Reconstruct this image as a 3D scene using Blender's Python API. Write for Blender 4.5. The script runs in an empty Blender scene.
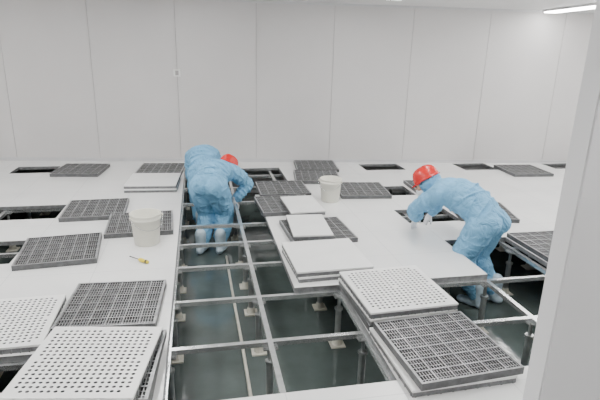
import bpy, bmesh, math, random
from mathutils import Matrix, Vector
random.seed(4)
V=Vector
COL=bpy.context.scene.collection

# ------------------------------------------------------------ helpers
def link(o,parent=None):
    COL.objects.link(o)
    if parent: o.parent=parent
    return o
def mesh_obj(name,bm,mats,parent=None,smooth=False,loc=None,rot=None):
    me=bpy.data.meshes.new(name); bm.normal_update(); bm.to_mesh(me); bm.free()
    for m in (mats if isinstance(mats,(list,tuple)) else [mats]): me.materials.append(m)
    if smooth:
        for p in me.polygons: p.use_smooth=True
    o=bpy.data.objects.new(name,me)
    if loc is not None: o.location=loc
    if rot is not None: o.rotation_euler=rot
    return link(o,parent)
def box(bm,x0,x1,y0,y1,z0,z1,mi=0,M=None):
    co=[(x0,y0,z0),(x1,y0,z0),(x1,y1,z0),(x0,y1,z0),(x0,y0,z1),(x1,y0,z1),(x1,y1,z1),(x0,y1,z1)]
    vs=[bm.verts.new(M@V(c) if M else c) for c in co]
    out=[]
    for f in ((0,3,2,1),(4,5,6,7),(0,1,5,4),(1,2,6,5),(2,3,7,6),(3,0,4,7)):
        fa=bm.faces.new([vs[i] for i in f]); fa.material_index=mi; out.append(fa)
    return out
def mat(name,col,rough=.5,metal=0.,noise=0.,nscale=8.,bump=0.,bscale=60.,emit=None):
    m=bpy.data.materials.new(name); m.use_nodes=True
    nt=m.node_tree; b=nt.nodes['Principled BSDF']
    b.inputs['Base Color'].default_value=(*col,1); b.inputs['Roughness'].default_value=rough; b.inputs['Metallic'].default_value=metal
    tc=nt.nodes.new('ShaderNodeTexCoord')
    if noise>0:
        n=nt.nodes.new('ShaderNodeTexNoise'); n.inputs['Scale'].default_value=nscale; n.inputs['Detail'].default_value=5
        r=nt.nodes.new('ShaderNodeValToRGB')
        r.color_ramp.elements[0].position=.3; r.color_ramp.elements[1].position=.7
        r.color_ramp.elements[0].color=(*[c*(1-noise) for c in col],1)
        r.color_ramp.elements[1].color=(*[min(1,c*(1+noise*.5)) for c in col],1)
        nt.links.new(tc.outputs['Object'],n.inputs['Vector']); nt.links.new(n.outputs['Fac'],r.inputs['Fac']); nt.links.new(r.outputs['Color'],b.inputs['Base Color'])
    if bump>0:
        n2=nt.nodes.new('ShaderNodeTexNoise'); n2.inputs['Scale'].default_value=bscale; n2.inputs['Detail'].default_value=3
        if name=='coverall_blue': n2.inputs['Distortion'].default_value=1.6
        bu=nt.nodes.new('ShaderNodeBump'); bu.inputs['Strength'].default_value=bump; bu.inputs['Distance'].default_value=.05
        nt.links.new(tc.outputs['Object'],n2.inputs['Vector']); nt.links.new(n2.outputs['Fac'],bu.inputs['Height']); nt.links.new(bu.outputs['Normal'],b.inputs['Normal'])
    if emit:
        b.inputs['Emission Color'].default_value=(1,.99,.97,1); b.inputs['Emission Strength'].default_value=emit
    return m

M_wall=mat('wall_panel_paint',(.63,.615,.61),.36,0,.03,1.5)
M_seam=mat('wall_seam',(.36,.35,.35),.6,0,.1)
M_ceil=mat('ceiling_paint',(.72,.72,.72),.6,0,.03,2)
M_alu=mat('aluminium_trim',(.62,.62,.63),.4,.3,.05)
M_part=mat('partition_paint',(.66,.66,.67),.45,0,.03,2)
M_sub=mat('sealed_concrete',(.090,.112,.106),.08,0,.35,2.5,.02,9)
M_steel=mat('galvanised_steel',(.74,.76,.76),.25,.8,.18,20)
M_steeld=mat('pedestal_steel',(.40,.41,.41),.28,.8,.2,20)
M_foot=mat('pedestal_base',(.62,.60,.52),.6,0,.2,15)
M_side=mat('panel_edge_cast',(.22,.225,.23),.5,.35,.3,30)
M_white=mat('panel_white_vinyl',(.80,.80,.79),.35,0,.04,5)
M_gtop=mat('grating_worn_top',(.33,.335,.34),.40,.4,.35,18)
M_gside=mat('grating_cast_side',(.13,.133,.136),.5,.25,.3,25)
M_bucket=mat('bucket_plastic',(.78,.77,.68),.35,0,.04,6)
M_suit=mat('coverall_blue',(.18,.43,.66),.8,0,.12,7,1.0,9)
M_skin=mat('skin',(.55,.33,.24),.5,0,.06)
M_mask=mat('face_mask',(.75,.78,.8),.8,0,.04)
M_glove=mat('glove',(.70,.72,.74),.55,0,.06,30)
M_boot=mat('shoe_cover',(.50,.62,.70),.6,0,.12,20)
M_helm=mat('helmet_red',(.62,.018,.015),.25,0,.03)
M_black=mat('black_rubber',(.02,.02,.02),.5,0,.1)
M_yel=mat('yellow_plastic',(.75,.60,.03),.35,0,.05)
M_lamp=mat('lamp_diffuser',(.9,.9,.9),.5,0,0,emit=29)

# raised floor vinyl with faint joints
M_floor=bpy.data.materials.new('raised_floor_vinyl'); M_floor.use_nodes=True
nt=M_floor.node_tree; b=nt.nodes['Principled BSDF']; b.inputs['Roughness'].default_value=.24
g=nt.nodes.new('ShaderNodeNewGeometry'); sp=nt.nodes.new('ShaderNodeSeparateXYZ'); nt.links.new(g.outputs['Position'],sp.inputs[0])
def mth(op,a,bv=None):
    n=nt.nodes.new('ShaderNodeMath'); n.operation=op
    for i,v in enumerate((a,bv)):
        if v is None: continue
        if isinstance(v,(int,float)): n.inputs[i].default_value=v
        else: nt.links.new(v,n.inputs[i])
    return n.outputs[0]
fx=mth('ABSOLUTE',mth('SUBTRACT',mth('FRACT',mth('DIVIDE',mth('ADD',sp.outputs[0],12.22),.6)),.5))
fy=mth('ABSOLUTE',mth('SUBTRACT',mth('FRACT',mth('DIVIDE',mth('ADD',sp.outputs[1],12.22-.01),.567)),.5))
ln=mth('GREATER_THAN',mth('MAXIMUM',fx,fy),.4955)
no=nt.nodes.new('ShaderNodeTexNoise'); no.inputs['Scale'].default_value=1.6; no.inputs['Detail'].default_value=6; nt.links.new(g.outputs['Position'],no.inputs['Vector'])
rp=nt.nodes.new('ShaderNodeValToRGB'); rp.color_ramp.elements[0].position=.3; rp.color_ramp.elements[1].position=.65
rp.color_ramp.elements[0].color=(.74,.745,.74,1); rp.color_ramp.elements[1].color=(.82,.82,.81,1)
nt.links.new(no.outputs['Fac'],rp.inputs['Fac'])
mx=nt.nodes.new('ShaderNodeMixRGB'); mx.inputs['Color2'].default_value=(.64,.645,.65,1)
nt.links.new(ln,mx.inputs['Fac']); nt.links.new(rp.outputs['Color'],mx.inputs['Color1']); nt.links.new(mx.outputs['Color'],b.inputs['Base Color'])

# ------------------------------------------------------------ room shell
XL,XR,YF=-4.8,8.2,-1.4
WA=math.atan(-.108)
def wy(x): return 7.48-.108*x
CEIL=2.29
holes=[(-.22,.98,2.07,3.19),(-.22,.64,3.19,4.95),(-.22,.62,4.95,5.6),(-.22,1.12,5.6,6.95),
 (1.58,2.82,2.07,3.19),(2.19,2.82,3.19,3.92),
 (-2.47,-1.93,6.94,7.32),(-2.12,-1.42,5.0,5.45),(-2.1,-1.49,3.92,4.42),
 (2.36,2.97,6.66,7.05),(2.02,2.56,5.38,5.79),(2.06,2.64,4.42,4.84),(3.86,4.4,6.52,6.96),(5.34,5.85,6.48,6.82),
 (-1.75,-.95,2.3,2.62)]
def slab(z0,z1,hs,mat_top,mat_side,name):
    xs=sorted({XL,XR,*[h[0] for h in hs],*[h[1] for h in hs]}); ys=sorted({YF,8.1,*[h[2] for h in hs],*[h[3] for h in hs]})
    bm=bmesh.new(); vd={}
    def vt(x,y,z):
        k=(round(x,4),round(y,4),z)
        if k not in vd: vd[k]=bm.verts.new(k)
        return vd[k]
    def solid(i,j):
        if i<0 or j<0 or i>=len(xs)-1 or j>=len(ys)-1: return False
        cx=(xs[i]+xs[i+1])/2; cy=(ys[j]+ys[j+1])/2
        return not any(h[0]<cx<h[1] and h[2]<cy<h[3] for h in hs)
    for i in range(len(xs)-1):
        for j in range(len(ys)-1):
            if not solid(i,j): continue
            x0,x1,y0,y1=xs[i],xs[i+1],ys[j],ys[j+1]
            bm.faces.new([vt(x0,y0,z1),vt(x1,y0,z1),vt(x1,y1,z1),vt(x0,y1,z1)])
            f=bm.faces.new([vt(x0,y1,z0),vt(x1,y1,z0),vt(x1,y0,z0),vt(x0,y0,z0)]); f.material_index=1
            for (di,dj,a,c) in ((-1,0,(x0,y1),(x0,y0)),(1,0,(x1,y0),(x1,y1)),(0,-1,(x0,y0),(x1,y0)),(0,1,(x1,y1),(x0,y1))):
                if not solid(i+di,j+dj):
                    f=bm.faces.new([vt(*a,z0),vt(*c,z0),vt(*c,z1),vt(*a,z1)]); f.material_index=1
    bmesh.ops.bisect_plane(bm,geom=bm.verts[:]+bm.edges[:]+bm.faces[:],plane_co=(0,7.5,0),plane_no=(.108,1,0),clear_outer=True)
    return mesh_obj(name,bm,[mat_top,mat_side])
slab(-.04,0,holes,M_floor,M_side,'floor')
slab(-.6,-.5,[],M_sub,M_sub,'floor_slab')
slab(CEIL,CEIL+.1,[],M_ceil,M_ceil,'ceiling')

# back wall of sandwich panels (rotated slightly with the room)
L=math.hypot(XR-XL,.108*(XR-XL))
bm=bmesh.new()
box(bm,0,L,.012,.14,-.5,CEIL,1)
s=math.sqrt(1+.108**2)
seams=[(x-XL)*s for x in (-3.78,-2.62,-1.45,-.28,.84,1.95,3.1,4.25,5.4,6.55,7.7)]
e=[0]+seams+[L]
for a,c in zip(e[:-1],e[1:]):
    box(bm,a+.003,c-.003,0,.03,.0,CEIL,0)
mesh_obj('wall_back',bm,[M_wall,M_seam],loc=(XL,wy(XL),0),rot=(0,0,WA))
bm=bmesh.new(); box(bm,0,L,-.012,0,0,.045); box(bm,0,L,-.03,0,0,.012)
mesh_obj('baseboard_back',bm,M_alu,loc=(XL,wy(XL),0),rot=(0,0,WA))
bm=bmesh.new(); box(bm,0,L,-.02,0,CEIL-.03,CEIL)
mesh_obj('trim_1',bm,M_alu,loc=(XL,wy(XL),0),rot=(0,0,WA))
bm=bmesh.new(); box(bm,XL-.12,XL,YF,wy(XL),-.5,CEIL); mesh_obj('wall_left',bm,M_wall)
bm=bmesh.new(); box(bm,XR,XR+.12,YF,wy(XR),-.5,CEIL); mesh_obj('wall_right',bm,M_wall)
bm=bmesh.new(); box(bm,XL,XR,YF-.12,YF,-.5,CEIL); mesh_obj('wall_front',bm,M_wall)
# foreground partition
bm=bmesh.new(); box(bm,1.330,3.2,1.47,1.57,0,CEIL)
bmesh.ops.bevel(bm,geom=[e_ for e_ in bm.edges if abs(e_.verts[0].co.x-1.330)<1e-4 and abs(e_.verts[1].co.x-1.330)<1e-4],offset=.006,segments=2,affect='EDGES')
mesh_obj('wall_partition',bm,M_part)
# wall switch
bm=bmesh.new(); box(bm,-.05,.05,-.03,0,-.05,.05); bmesh.ops.bevel(bm,geom=bm.edges[:],offset=.004,segments=2,affect='EDGES')
box(bm,-.022,.022,-.036,-.029,-.032,.032,1)
mesh_obj('wall_switch',bm,[M_white,M_seam],loc=(-.28,wy(-.28),1.29),rot=(0,0,WA))

# ceiling light fixtures (square to the back wall)
def fixture(x,y0,y1):
    root=bpy.data.objects.new('ceiling_light',None); link(root); root.location=(x,(y0+y1)/2,CEIL); root.rotation_euler=(0,0,WA)
    h=(y1-y0)/2
    bm=bmesh.new(); box(bm,-.10,.10,-h,h,-.03,0); mesh_obj('housing',bm,M_alu,root)
    bm=bmesh.new(); box(bm,-.085,.085,-h+.02,h-.02,-.045,-.031); mesh_obj('diffuser',bm,M_lamp,root)
for x,y1 in ((-3.6,6.6),(-.8,6.4),(2.0,6.0),(4.66,6.8),(7.1,6.2)): fixture(x,.2,y1)

# ------------------------------------------------------------ understructure
gx=[-.22+.6*k for k in range(-7,13)]
gy=[-.72,-.16,.4,.95,1.5,2.06,2.61,3.18,3.75,4.24,4.73,5.48,6.1,6.7]
skip={(2.18,3.75)}
bm=bmesh.new(); w=.016
for x in gx: box(bm,x-w,x+w,-.7,6.68 if x>2 else 7.0,-.074,-.042)
for y in gy:
    for x in gx[:-1]:
        if any(abs(x-a)<.01 and abs(y-c)<.01 for a,c in skip): continue
        box(bm,x+w,x+.6-w,y-w,y+w,-.074,-.0425)
mesh_obj('raised_floor_stringers',bm,M_steel)
bm=bmesh.new()
def cyl(bm,p,r,h,seg=12,mi=0,r2=None):
    res=bmesh.ops.create_cone(bm,cap_ends=True,segments=seg,radius1=r,radius2=r if r2 is None else r2,depth=h,matrix=Matrix.Translation((p[0],p[1],p[2]+h/2)))
    for v in res['verts']:
        for f in v.link_faces: f.material_index=mi
for x in gx:
    for y in gy:
        if y>wy(x)-.15: continue
        box(bm,x-.055,x+.055,y-.055,y+.055,-.5,-.49,1)
        cyl(bm,(x,y,-.49),.04,.045,10,1,.028)
        cyl(bm,(x,y,-.46),.023,.27,12,0)
        cyl(bm,(x,y,-.20),.032,.02,6,0)
        cyl(bm,(x,y,-.2),.013,.12,8,0)
        box(bm,x-.045,x+.045,y-.045,y+.045,-.084,-.0745,0)
        for sx,sy in ((1,1),(1,-1),(-1,1),(-1,-1)): cyl(bm,(x+sx*.035,y+sy*.035,-.0745),.006,.008,6,0)
mesh_obj('raised_floor_pedestals',bm,[M_steeld,M_foot])

# ------------------------------------------------------------ panels
S=.3; T=.042
def grate_mesh():
    bm=bmesh.new(); fs=[]
    fw=.014
    fs+=box(bm,-S,S,-S,-S+fw,0,T)+box(bm,-S,S,S-fw,S,0,T)+box(bm,-S,-S+fw,-S+fw,S-fw,0,T)+box(bm,S-fw,S,-S+fw,S-fw,0,T)
    n=36
    for i in range(1,n):
        x=-S+2*S*i/n; ww=.005 if i%6==0 else .0022
        fs+=box(bm,x-ww,x+ww,-S+fw,S-fw,.006,T-(.001 if i%6==0 else .004))
    n=18
    for i in range(1,n):
        y=-S+2*S*i/n; ww=.0055 if i%3==0 else .0026
        fs+=box(bm,-S+fw,S-fw,y-ww,y+ww,.004,T-(.002 if i%3==0 else .006))
    bm.normal_update()
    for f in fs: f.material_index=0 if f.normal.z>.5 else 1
    me=bpy.data.meshes.new('grating_floor_panel'); bm.to_mesh(me); bm.free()
    for m in (M_gtop,M_gside): me.materials.append(m)
    return me
def perf_mesh(N=17):
    bm=bmesh.new(); mg=.03; c=(2*S-2*mg)/N; rr=.27*c
    for q in ((-S,S,-S,-S+mg),(-S,S,S-mg,S),(-S,-S+mg,-S+mg,S-mg),(S-mg,S,-S+mg,S-mg)):
        box(bm,q[0],q[1],q[2],q[3],T-.012,T)
    for i in range(N):
        for j in range(N):
            x0=-S+mg+i*c; y0=-S+mg+j*c
            cs=[bm.verts.new(p) for p in ((x0,y0,T),(x0+c,y0,T),(x0+c,y0+c,T),(x0,y0+c,T))]
            if (i in (0,8,16)) and (j in (0,8,16)):
                bm.faces.new(cs); continue
            cx,cy=x0+c/2,y0+c/2; oc=[];od=[]
            for k in range(8):
                a=math.radians(-112.5+45*k)
                oc.append(bm.verts.new((cx+rr*math.cos(a)*1.15,cy+rr*math.sin(a),T)))
                od.append(bm.verts.new((cx+rr*math.cos(a)*1.15,cy+rr*math.sin(a),T-.012)))
            for k in range(4):
                a,b2=oc[2*k],oc[(2*k+1)%8]
                bm.faces.new([cs[k],cs[(k+1)%4],b2,a])
                bm.faces.new([cs[(k+1)%4],oc[(2*k+2)%8],b2])
            for k in range(8):
                f=bm.faces.new([oc[k],oc[(k+1)%8],od[(k+1)%8],od[k]]); f.material_index=1
    for f in box(bm,-S+.002,S-.002,-S+.002,S-.002,.0,T-.0125): f.material_index=1
    for i in range(13):
        y=-S+.02+i*(2*S-.04)/12
        for sgn in (-1,1):
            box(bm,sgn*S-.002,sgn*S+.002,y-.004,y+.004,.0,T-.012,1); box(bm,y-.004,y+.004,sgn*S-.002,sgn*S+.002,0,T-.012,1)
    bm.normal_update()
    me=bpy.data.meshes.new('perforated_floor_panel'); bm.to_mesh(me); bm.free()
    for m in (M_white,M_side): me.materials.append(m)
    return me
def solid_mesh(sx=S,sy=S):
    bm=bmesh.new()
    box(bm,-sx,sx,-sy,sy,T-.014,T,0)
    bmesh.ops.bevel(bm,geom=bm.edges[:],offset=.001,segments=1,affect='EDGES')
    box(bm,-sx+.003,sx-.003,-sy+.003,sy-.003,0,T-.0145,1)
    for i in range(9):
        y=-sy+.02+i*(2*sy-.04)/8
        for sgn in (-1,1): box(bm,sgn*(sx-.003)-.003,sgn*(sx-.003)+.003,y-.005,y+.005,0,T-.0145,1)
        x=-sx+.02+i*(2*sx-.04)/8
        for sgn in (-1,1): box(bm,x-.005,x+.005,sgn*(sy-.003)-.003,sgn*(sy-.003)+.003,0,T-.0145,1)
    me=bpy.data.meshes.new('solid_floor_panel'); bm.to_mesh(me); bm.free()
    for m in (M_white,M_side): me.materials.append(m)
    return me
ME={'g':grate_mesh(),'p':perf_mesh(),'s':solid_mesh(),'h':solid_mesh(.18,.285)}
NM={'g':'grating_floor_panel','p':'perforated_floor_panel','s':'solid_floor_panel','h':'half_floor_panel'}
def tile(k,x,y,rot=0,lvl=0):
    o=bpy.data.objects.new(NM[k],ME[k]); o.location=(x,y,.0005+lvl*(T+.0005)); o.rotation_euler=(0,0,math.radians(rot)); return link(o)
# left side
tile('g',-.56,2.31,-3,0); tile('g',-.55,2.35,-5,1); tile('p',-.585,2.335,-9,2)
tile('g',-.585,3.09,-3); tile('p',-1.21,2.94,1)
tile('g',-1.155,4.10,6); tile('g',-.58,4.68,3); tile('g',-1.07,5.18,2)
tile('s',-.57,6.12,-3); tile('s',-.57,6.14,-4,1); tile('g',-.53,6.9,-5)
tile('g',-1.58,6.97,-6)
# centre
tile('s',.97,3.57,3,0); tile('s',.965,3.575,2,1)
tile('g',1.06,4.27,3); tile('h',.98,4.28,-3,1)
tile('g',.90,5.10,3); tile('h',1.05,4.93,2,1); tile('g',.97,5.75,0)
tile('g',1.53,6.28,-8); tile('g',1.66,6.91,-6)
tile('g',1.93,5.58,-6)
# right
tile('g',2.9,5.6,-3); tile('g',2.98,4.62,-14); tile('g',4.68,6.35,-4); tile('g',3.13,3.62,0)
# front right stacks
tile('s',1.29,2.235,2,0); tile('g',1.32,2.235,4,1)
tile('g',1.28,2.85,1,0); tile('s',1.27,2.855,4,1); tile('p',1.275,2.86,3,2)

# ------------------------------------------------------------ buckets
def lathe(bm,prof,seg=40,M=None,mi=0):
    rings=[]
    for r,z in prof:
        ring=[]
        for k in range(seg):
            a=2*math.pi*k/seg; p=V((r*math.cos(a),r*math.sin(a),z)); ring.append(bm.verts.new(M@p if M else p))
        rings.append(ring)
    for a,c in zip(rings[:-1],rings[1:]):
        for k in range(seg):
            f=bm.faces.new([a[k],a[(k+1)%seg],c[(k+1)%seg],c[k]]); f.material_index=mi; f.smooth=True
    return rings
def tube(bm,pts,r,seg=8,mi=0):
    rings=[]
    for i,p in enumerate(pts):
        d=(pts[min(i+1,len(pts)-1)]-pts[max(i-1,0)]).normalized()
        u=d.cross(V((.3,.2,.93))).normalized(); v=d.cross(u)
        rings.append([bm.verts.new(p+u*r*math.cos(2*math.pi*k/seg)+v*r*math.sin(2*math.pi*k/seg)) for k in range(seg)])
    for a,c in zip(rings[:-1],rings[1:]):
        for k in range(seg):
            f=bm.faces.new([a[k],a[(k+1)%seg],c[(k+1)%seg],c[k]]); f.material_index=mi; f.smooth=True
    for rg in (rings[0][::-1],rings[-1]): f=bm.faces.new(rg); f.material_index=mi
def bucket(x,y,sc,rz):
    bm=bmesh.new()
    lathe(bm,[(.001,.004),(.102,.004),(.105,0),(.110,.004),(.130,.235),(.137,.236),(.138,.25),(.133,.252),(.134,.275),(.139,.277),(.139,.287),(.132,.288),(.129,.28),(.106,.012),(.001,.010)])
    pts=[]
    for k in range(17):
        a=math.pi*k/16; pts.append(V((.142*math.cos(a),-.03-.115*math.sin(a),.262-.10*math.sin(a))))
    tube(bm,pts,.0022,6,1)
    for sg in (-1,1): cyl(bm,(sg*.14,-.03,.25),.012,.02,10,0)
    bmesh.ops.recalc_face_normals(bm,faces=bm.faces[:])
    o=mesh_obj('plastic_bucket',bm,[M_bucket,M_steel],loc=(x,y,.0005),rot=(0,0,rz)); o.scale=(sc,sc,sc); return o
bucket(-.48,4.225,.96,.4); bucket(1.45,5.27,.92,-.5)
# pale tube added to stand in for a streak reflected on the slab
bm=bmesh.new(); tube(bm,[V((.27,2.2,-.487)),V((.265,3.2,-.487)),V((.25,4.0,-.487)),V((.24,4.95,-.487))],.012,10)
mesh_obj('slab_reflection_streak',bm,M_foot)

# screwdriver
bm=bmesh.new()
MX=Matrix.Rotation(math.radians(90),4,'Y')
lathe(bm,[(.001,0),(.011,.002),(.014,.01),(.014,.03),(.011,.04),(.015,.06),(.016,.085),(.012,.10),(.008,.105)],14,MX,0)
lathe(bm,[(.0145,.012),(.0152,.014),(.0152,.027),(.0145,.029)],14,MX,1)
lathe(bm,[(.008,.104),(.0035,.106),(.0035,.2),(.005,.205),(.002,.215),(.0005,.2155)],10,MX,1)
mesh_obj('screwdriver',bm,[M_yel,M_black,M_steel],loc=(-.43,3.76,.0163),rot=(0,0,math.radians(138)))

# ------------------------------------------------------------ people
ctex=bpy.data.textures.new('cloth_folds','CLOUDS'); ctex.noise_scale=.14; ctex.noise_depth=1
def sph(bm,c,r,sub=2): bmesh.ops.create_icosphere(bm,subdivisions=sub,radius=r,matrix=Matrix.Translation(c))
def ell(bm,c,a,b_,c_,sub=3):
    M=Matrix.Identity(4)
    for i,v in enumerate((a,b_,c_)):
        for k in range(3): M[k][i]=v[k]
    bmesh.ops.create_icosphere(bm,subdivisions=sub,radius=1,matrix=Matrix.Translation(c)@M)
def cap(bm,p0,p1,r0,r1,seg=20):
    d=p1-p0; q=d.to_track_quat('Z','Y').to_matrix().to_4x4()
    bmesh.ops.create_cone(bm,cap_ends=True,segments=seg,radius1=r0,radius2=r1,depth=d.length,matrix=Matrix.Translation((p0+p1)/2)@q)
    sph(bm,p0,r0*1.0); sph(bm,p1,r1*1.0)
def folds(bm,p0,p1,r0,r1,n,amp=.008):
    # gathered cloth rings along a sleeve / trouser leg
    d=(p1-p0); a=d.normalized(); u=a.orthogonal().normalized(); v=a.cross(u)
    for i in range(n):
        t=(i+.5)/n+random.uniform(-.25,.25)/n; r=r0+(r1-r0)*t+amp
        ax=(a+u*random.uniform(-.35,.35)+v*random.uniform(-.35,.35)).normalized()
        x=ax.orthogonal().normalized(); y=ax.cross(x)
        ell(bm,p0+d*t+u*random.uniform(-.006,.006)+v*random.uniform(-.006,.006),x*r,y*r,ax*.020,2)
def vox(name,bm,m,parent,vs,sm=6,disp=0.):
    bmesh.ops.recalc_face_normals(bm,faces=bm.faces[:])
    o=mesh_obj(name,bm,m,parent,True)
    r=o.modifiers.new('r','REMESH'); r.mode='VOXEL'; r.voxel_size=vs; r.use_smooth_shade=True
    s_=o.modifiers.new('s','SMOOTH'); s_.factor=.5; s_.iterations=sm
    if disp:
        d=o.modifiers.new('d','DISPLACE'); d.texture=ctex; d.strength=disp; d.mid_level=.5; d.texture_coords='LOCAL'
    return o
def ik(a,c,l1,l2,pole):
    d=c-a; L_=d.length
    if L_>l1+l2-.004: 
        k=L_/(l1+l2-.004); l1*=k; l2*=k
    n=d.normalized(); t=(l1*l1-l2*l2+L_*L_)/(2*L_); h=math.sqrt(max(0,l1*l1-t*t))
    p=(pole-n*pole.dot(n)).normalized()
    return a+n*t+p*h
def hand(parent,wrist,fwd,normal,right,name):
    f=fwd.normalized(); n=(normal-f*normal.dot(f)).normalized(); s_=f.cross(n)*right
    bm=bmesh.new()
    ell(bm,wrist+f*.045,f*.052,s_*.042,n*.019)
    cap(bm,wrist-f*.03,wrist+f*.02,.029,.027,12)
    for i,(o_,l_) in enumerate(((-.030,.062),(-.010,.076),(.010,.082),(.029,.073))):
        o2=o_
        b0=wrist+f*.078+s_*o2*.9; d1=(f*.95+s_*o2*1.5-n*.25).normalized(); b1=b0+d1*l_*.5
        d2=(f*.72-n*.65+s_*o2).normalized(); b2=b1+d2*l_*.32; d3=(f*.3-n*.95).normalized(); b3=b2+d3*l_*.24
        cap(bm,b0-f*.01,b1,.0098,.009,10); cap(bm,b1,b2,.009,.0082,10); cap(bm,b2,b3,.0082,.007,10)
    t0=wrist+f*.025+s_*.032; t1=t0+(f*.6+s_*.75-n*.3).normalized()*.035; t2=t1+(f*.95+s_*.15-n*.4).normalized()*.03
    cap(bm,t0,t1,.014,.011,10); cap(bm,t1,t2,.011,.0085,10)
    return vox(name,bm,M_glove,parent,.0035,2)
def boot(parent,ankle,fwd,name):
    f=V((fwd.x,fwd.y,0)).normalized(); s_=V((-f.y,f.x,0)); up=V((0,0,1))
    g0=V((ankle.x,ankle.y,-.5))
    bm=bmesh.new()
    ell(bm,g0-f*.035+up*.042,f*.058,s_*.042,up*.042)
    ell(bm,g0+f*.06+up*.038,f*.09,s_*.046,up*.038)
    ell(bm,g0+f*.13+up*.032,f*.055,s_*.047,up*.032)
    cap(bm,g0+up*.06-f*.01,g0+up*.22-f*.01,.050,.062)
    return vox(name,bm,M_boot,parent,.008,3)
def person(name,pel,che,head,look,feet,hands,footdir,headup,hand_n,side,elbpole,out=.5,shw=.165):
    root=bpy.data.objects.new(name,None); link(root)
    sp_=(che-pel).normalized()
    s_=side.normalized()
    s_=(s_-sp_*s_.dot(sp_)).normalized()
    bk=s_.cross(sp_).normalized()
    if bk.z<0: bk=-bk
    bm=bmesh.new()
    n=6
    prof=[(.172,.15),(.180,.155),(.182,.15),(.188,.148),(.195,.145),(.162,.118)]
    for i in range(n):
        t=i/(n-1); c=pel.lerp(che,t)+bk*(.045*math.sin(math.pi*t))
        ell(bm,c,s_*prof[i][0],bk*prof[i][1],sp_*.125)
    for t in (.02,.16,.3,.48,.66):  # folds round the waist and back
        c=pel.lerp(che,t)+bk*(.045*math.sin(math.pi*t)); ax=(sp_+bk*random.uniform(-.3,.3)+s_*random.uniform(-.3,.3)).normalized()
        x=(s_-ax*s_.dot(ax)).normalized(); y=ax.cross(x)
        ell(bm,c,x*.198,y*.172,ax*.02,3)
    for sg in (-1,1): ell(bm,pel+s_*sg*.075-sp_*.03+bk*.01,s_*.105,bk*.12,sp_*.13)
    for i,sg in enumerate((-1,1)):
        sh=che+s_*sg*shw-bk*.015
        cap(bm,che+s_*sg*.06,sh,.105,.092)
        wr=hands[i]
        el=ik(sh,wr,.28,.26,elbpole+s_*sg*out)
        cap(bm,sh,el,.088,.070); cap(bm,el,el.lerp(wr,.86),.070,.050)
        folds(bm,sh,el,.092,.074,5,.011); folds(bm,el,el.lerp(wr,.85),.074,.054,5,.011)
        cap(bm,el.lerp(wr,.86),el.lerp(wr,.93),.042,.040)
        fd=(wr-el).normalized()*.6+V((0,0,-.35))+look*.3
        hand(root,wr,fd,hand_n,sg*-1,'hand_left' if sg<0 else 'hand_right')
    for i,sg in enumerate((-1,1)):
        ft=feet[i]; an=V((ft.x,ft.y,-.40)); hp=pel+s_*sg*.09-V((0,0,.03))
        kn=ik(hp,an,.38,.365,footdir)
        cap(bm,hp,kn,.130,.105); cap(bm,kn,kn.lerp(an,.72),.105,.088); cap(bm,kn.lerp(an,.72),kn.lerp(an,.92),.086,.064)
        folds(bm,hp.lerp(kn,.3),kn,.125,.107,4,.011); folds(bm,kn,kn.lerp(an,.85),.106,.078,6,.012)
        boot(root,an,footdir,'boot_left' if sg<0 else 'boot_right')
    f=look.normalized(); u=(headup-f*headup.dot(f)).normalized(); r_=f.cross(u)
    cap(bm,che+sp_*.03,head-f*.015-u*.05,.090,.078)
    ell(bm,head-f*.018,r_*.098,f*.111,u*.126)
    vox('coverall',bm,M_suit,root,.009,3,.024)
    bm=bmesh.new()
    ell(bm,head+f*.028,r_*.072,f*.088,u*.105)
    ell(bm,head+f*.118-u*.01,r_*.012,f*.02,u*.022)
    ell(bm,head+f*.095-u*.085,r_*.035,f*.022,u*.022)
    for sg in (-1,1): ell(bm,head+f*.092+u*.035+r_*sg*.03,r_*.03,f*.02,u*.009); ell(bm,head+f*.085-u*.02+r_*sg*.04,r_*.025,f*.02,u*.022)
    vox('face',bm,M_skin,root,.006,3)
    bm=bmesh.new(); ell(bm,head+f*.083-u*.055,r_*.062,f*.052,u*.055)
    ell(bm,head+f*.12-u*.04,r_*.02,f*.022,u*.035)
    vox('mask',bm,M_mask,root,.006,2)
    bm=bmesh.new()
    for sg in (-1,1): ell(bm,head+f*.104+u*.014+r_*sg*.03,r_*.013,f*.009,u*.008,2)
    mesh_obj('eyes',bm,M_black,root,True)
    M=Matrix.Identity(4)
    for i,v in enumerate((f,r_*-1,u)):
        for k in range(3): M[k][i]=v[k]
    M=Matrix.Translation(head-f*.010+u*.040)@M
    bm=bmesh.new(); seg=48; rings=[]
    prof=[(1.10,-.012),(1.12,-.006),(1.03,.0),(1.02,.02),(.99,.04),(.92,.066),(.79,.088),(.60,.103),(.35,.112),(.12,.115),(.005,.116)]
    for q,(r0,z) in enumerate(prof):
        ring=[]
        for k in range(seg):
            a=2*math.pi*k/seg; ca=math.cos(a)
            ex=1+.25*max(0,ca)**3 if q<2 else 1
            ridge=.006 if (q>3 and abs(math.sin(a))<.16) else 0
            ring.append(bm.verts.new(M@V((r0*ex*.119*ca,r0*.104*math.sin(a),z+ridge-(.008 if q<2 and ca>.3 else 0)))))
        rings.append(ring)
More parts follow.
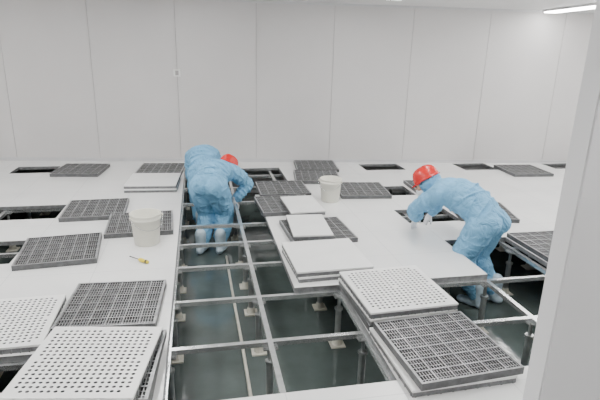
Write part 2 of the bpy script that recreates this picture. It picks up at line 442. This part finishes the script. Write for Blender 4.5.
    for a,c in zip(rings[:-1],rings[1:]):
        for k in range(seg): bm.faces.new([a[k],a[(k+1)%seg],c[(k+1)%seg],c[k]])
    bmesh.ops.recalc_face_normals(bm,faces=bm.faces[:])
    o=mesh_obj('hard_hat',bm,M_helm,root,True); so=o.modifiers.new('t','SOLIDIFY'); so.thickness=.004
    return root
# right worker, standing in the opening, bent over the next opening
person('worker',V((2.40,3.61,.29)),V((2.20,3.95,.47)),V((2.07,4.13,.50)),V((-.62,.45,-.55)),
  [V((2.36,3.55,0)),V((2.57,3.62,0))],[V((2.03,4.22,.115)),V((2.24,4.34,.115))],V((-.54,.84,0)),V((-.25,.35,.9)),V((-.2,-.2,1)),V((.84,.54,0)),V((-.2,-.2,.4)))
# front-left worker
person('worker',V((.08,5.16,.25)),V((.21,5.50,.33)),V((.31,5.68,.31)),V((.5,.6,-.65)),
  [V((-.02,5.12,0)),V((.19,5.10,0))],[V((.12,5.80,.05)),V((.37,5.46,-.02))],V((.35,.9,0)),V((.3,.4,.85)),V((-.1,-.3,1)),V((.92,-.40,0)),V((.0,.1,.2)),.1,.155)
# rear worker
person('worker',V((.06,5.86,.24)),V((.03,6.20,.37)),V((.02,6.40,.25)),V((0,.5,-.85)),
  [V((-.02,5.84,0)),V((.17,5.84,0))],[V((-.05,6.50,.00)),V((.14,6.50,.00))],V((-.1,1,0)),V((0,.85,.5)),V((-.1,-.2,1)),V((1,.08,0)),V((0,-.1,.1)),.02,.13)

# ------------------------------------------------------------ world + camera
w=bpy.data.worlds.new('world'); bpy.context.scene.world=w; w.use_nodes=True
w.node_tree.nodes['Background'].inputs[0].default_value=(.8,.85,.9,1); w.node_tree.nodes['Background'].inputs[1].default_value=.3
cam=bpy.data.cameras.new('camera'); co=bpy.data.objects.new('camera',cam); COL.objects.link(co)
cam.sensor_width=36; cam.lens=495/600*36; cam.clip_start=.05
R=Matrix.Rotation(math.radians(-11.76),4,'Z')@Matrix.Rotation(math.radians(90-16.96),4,'X')@Matrix.Rotation(math.radians(1.5),4,'Z')
co.matrix_world=Matrix.Translation((0,0,1.66))@R
bpy.context.scene.camera=co
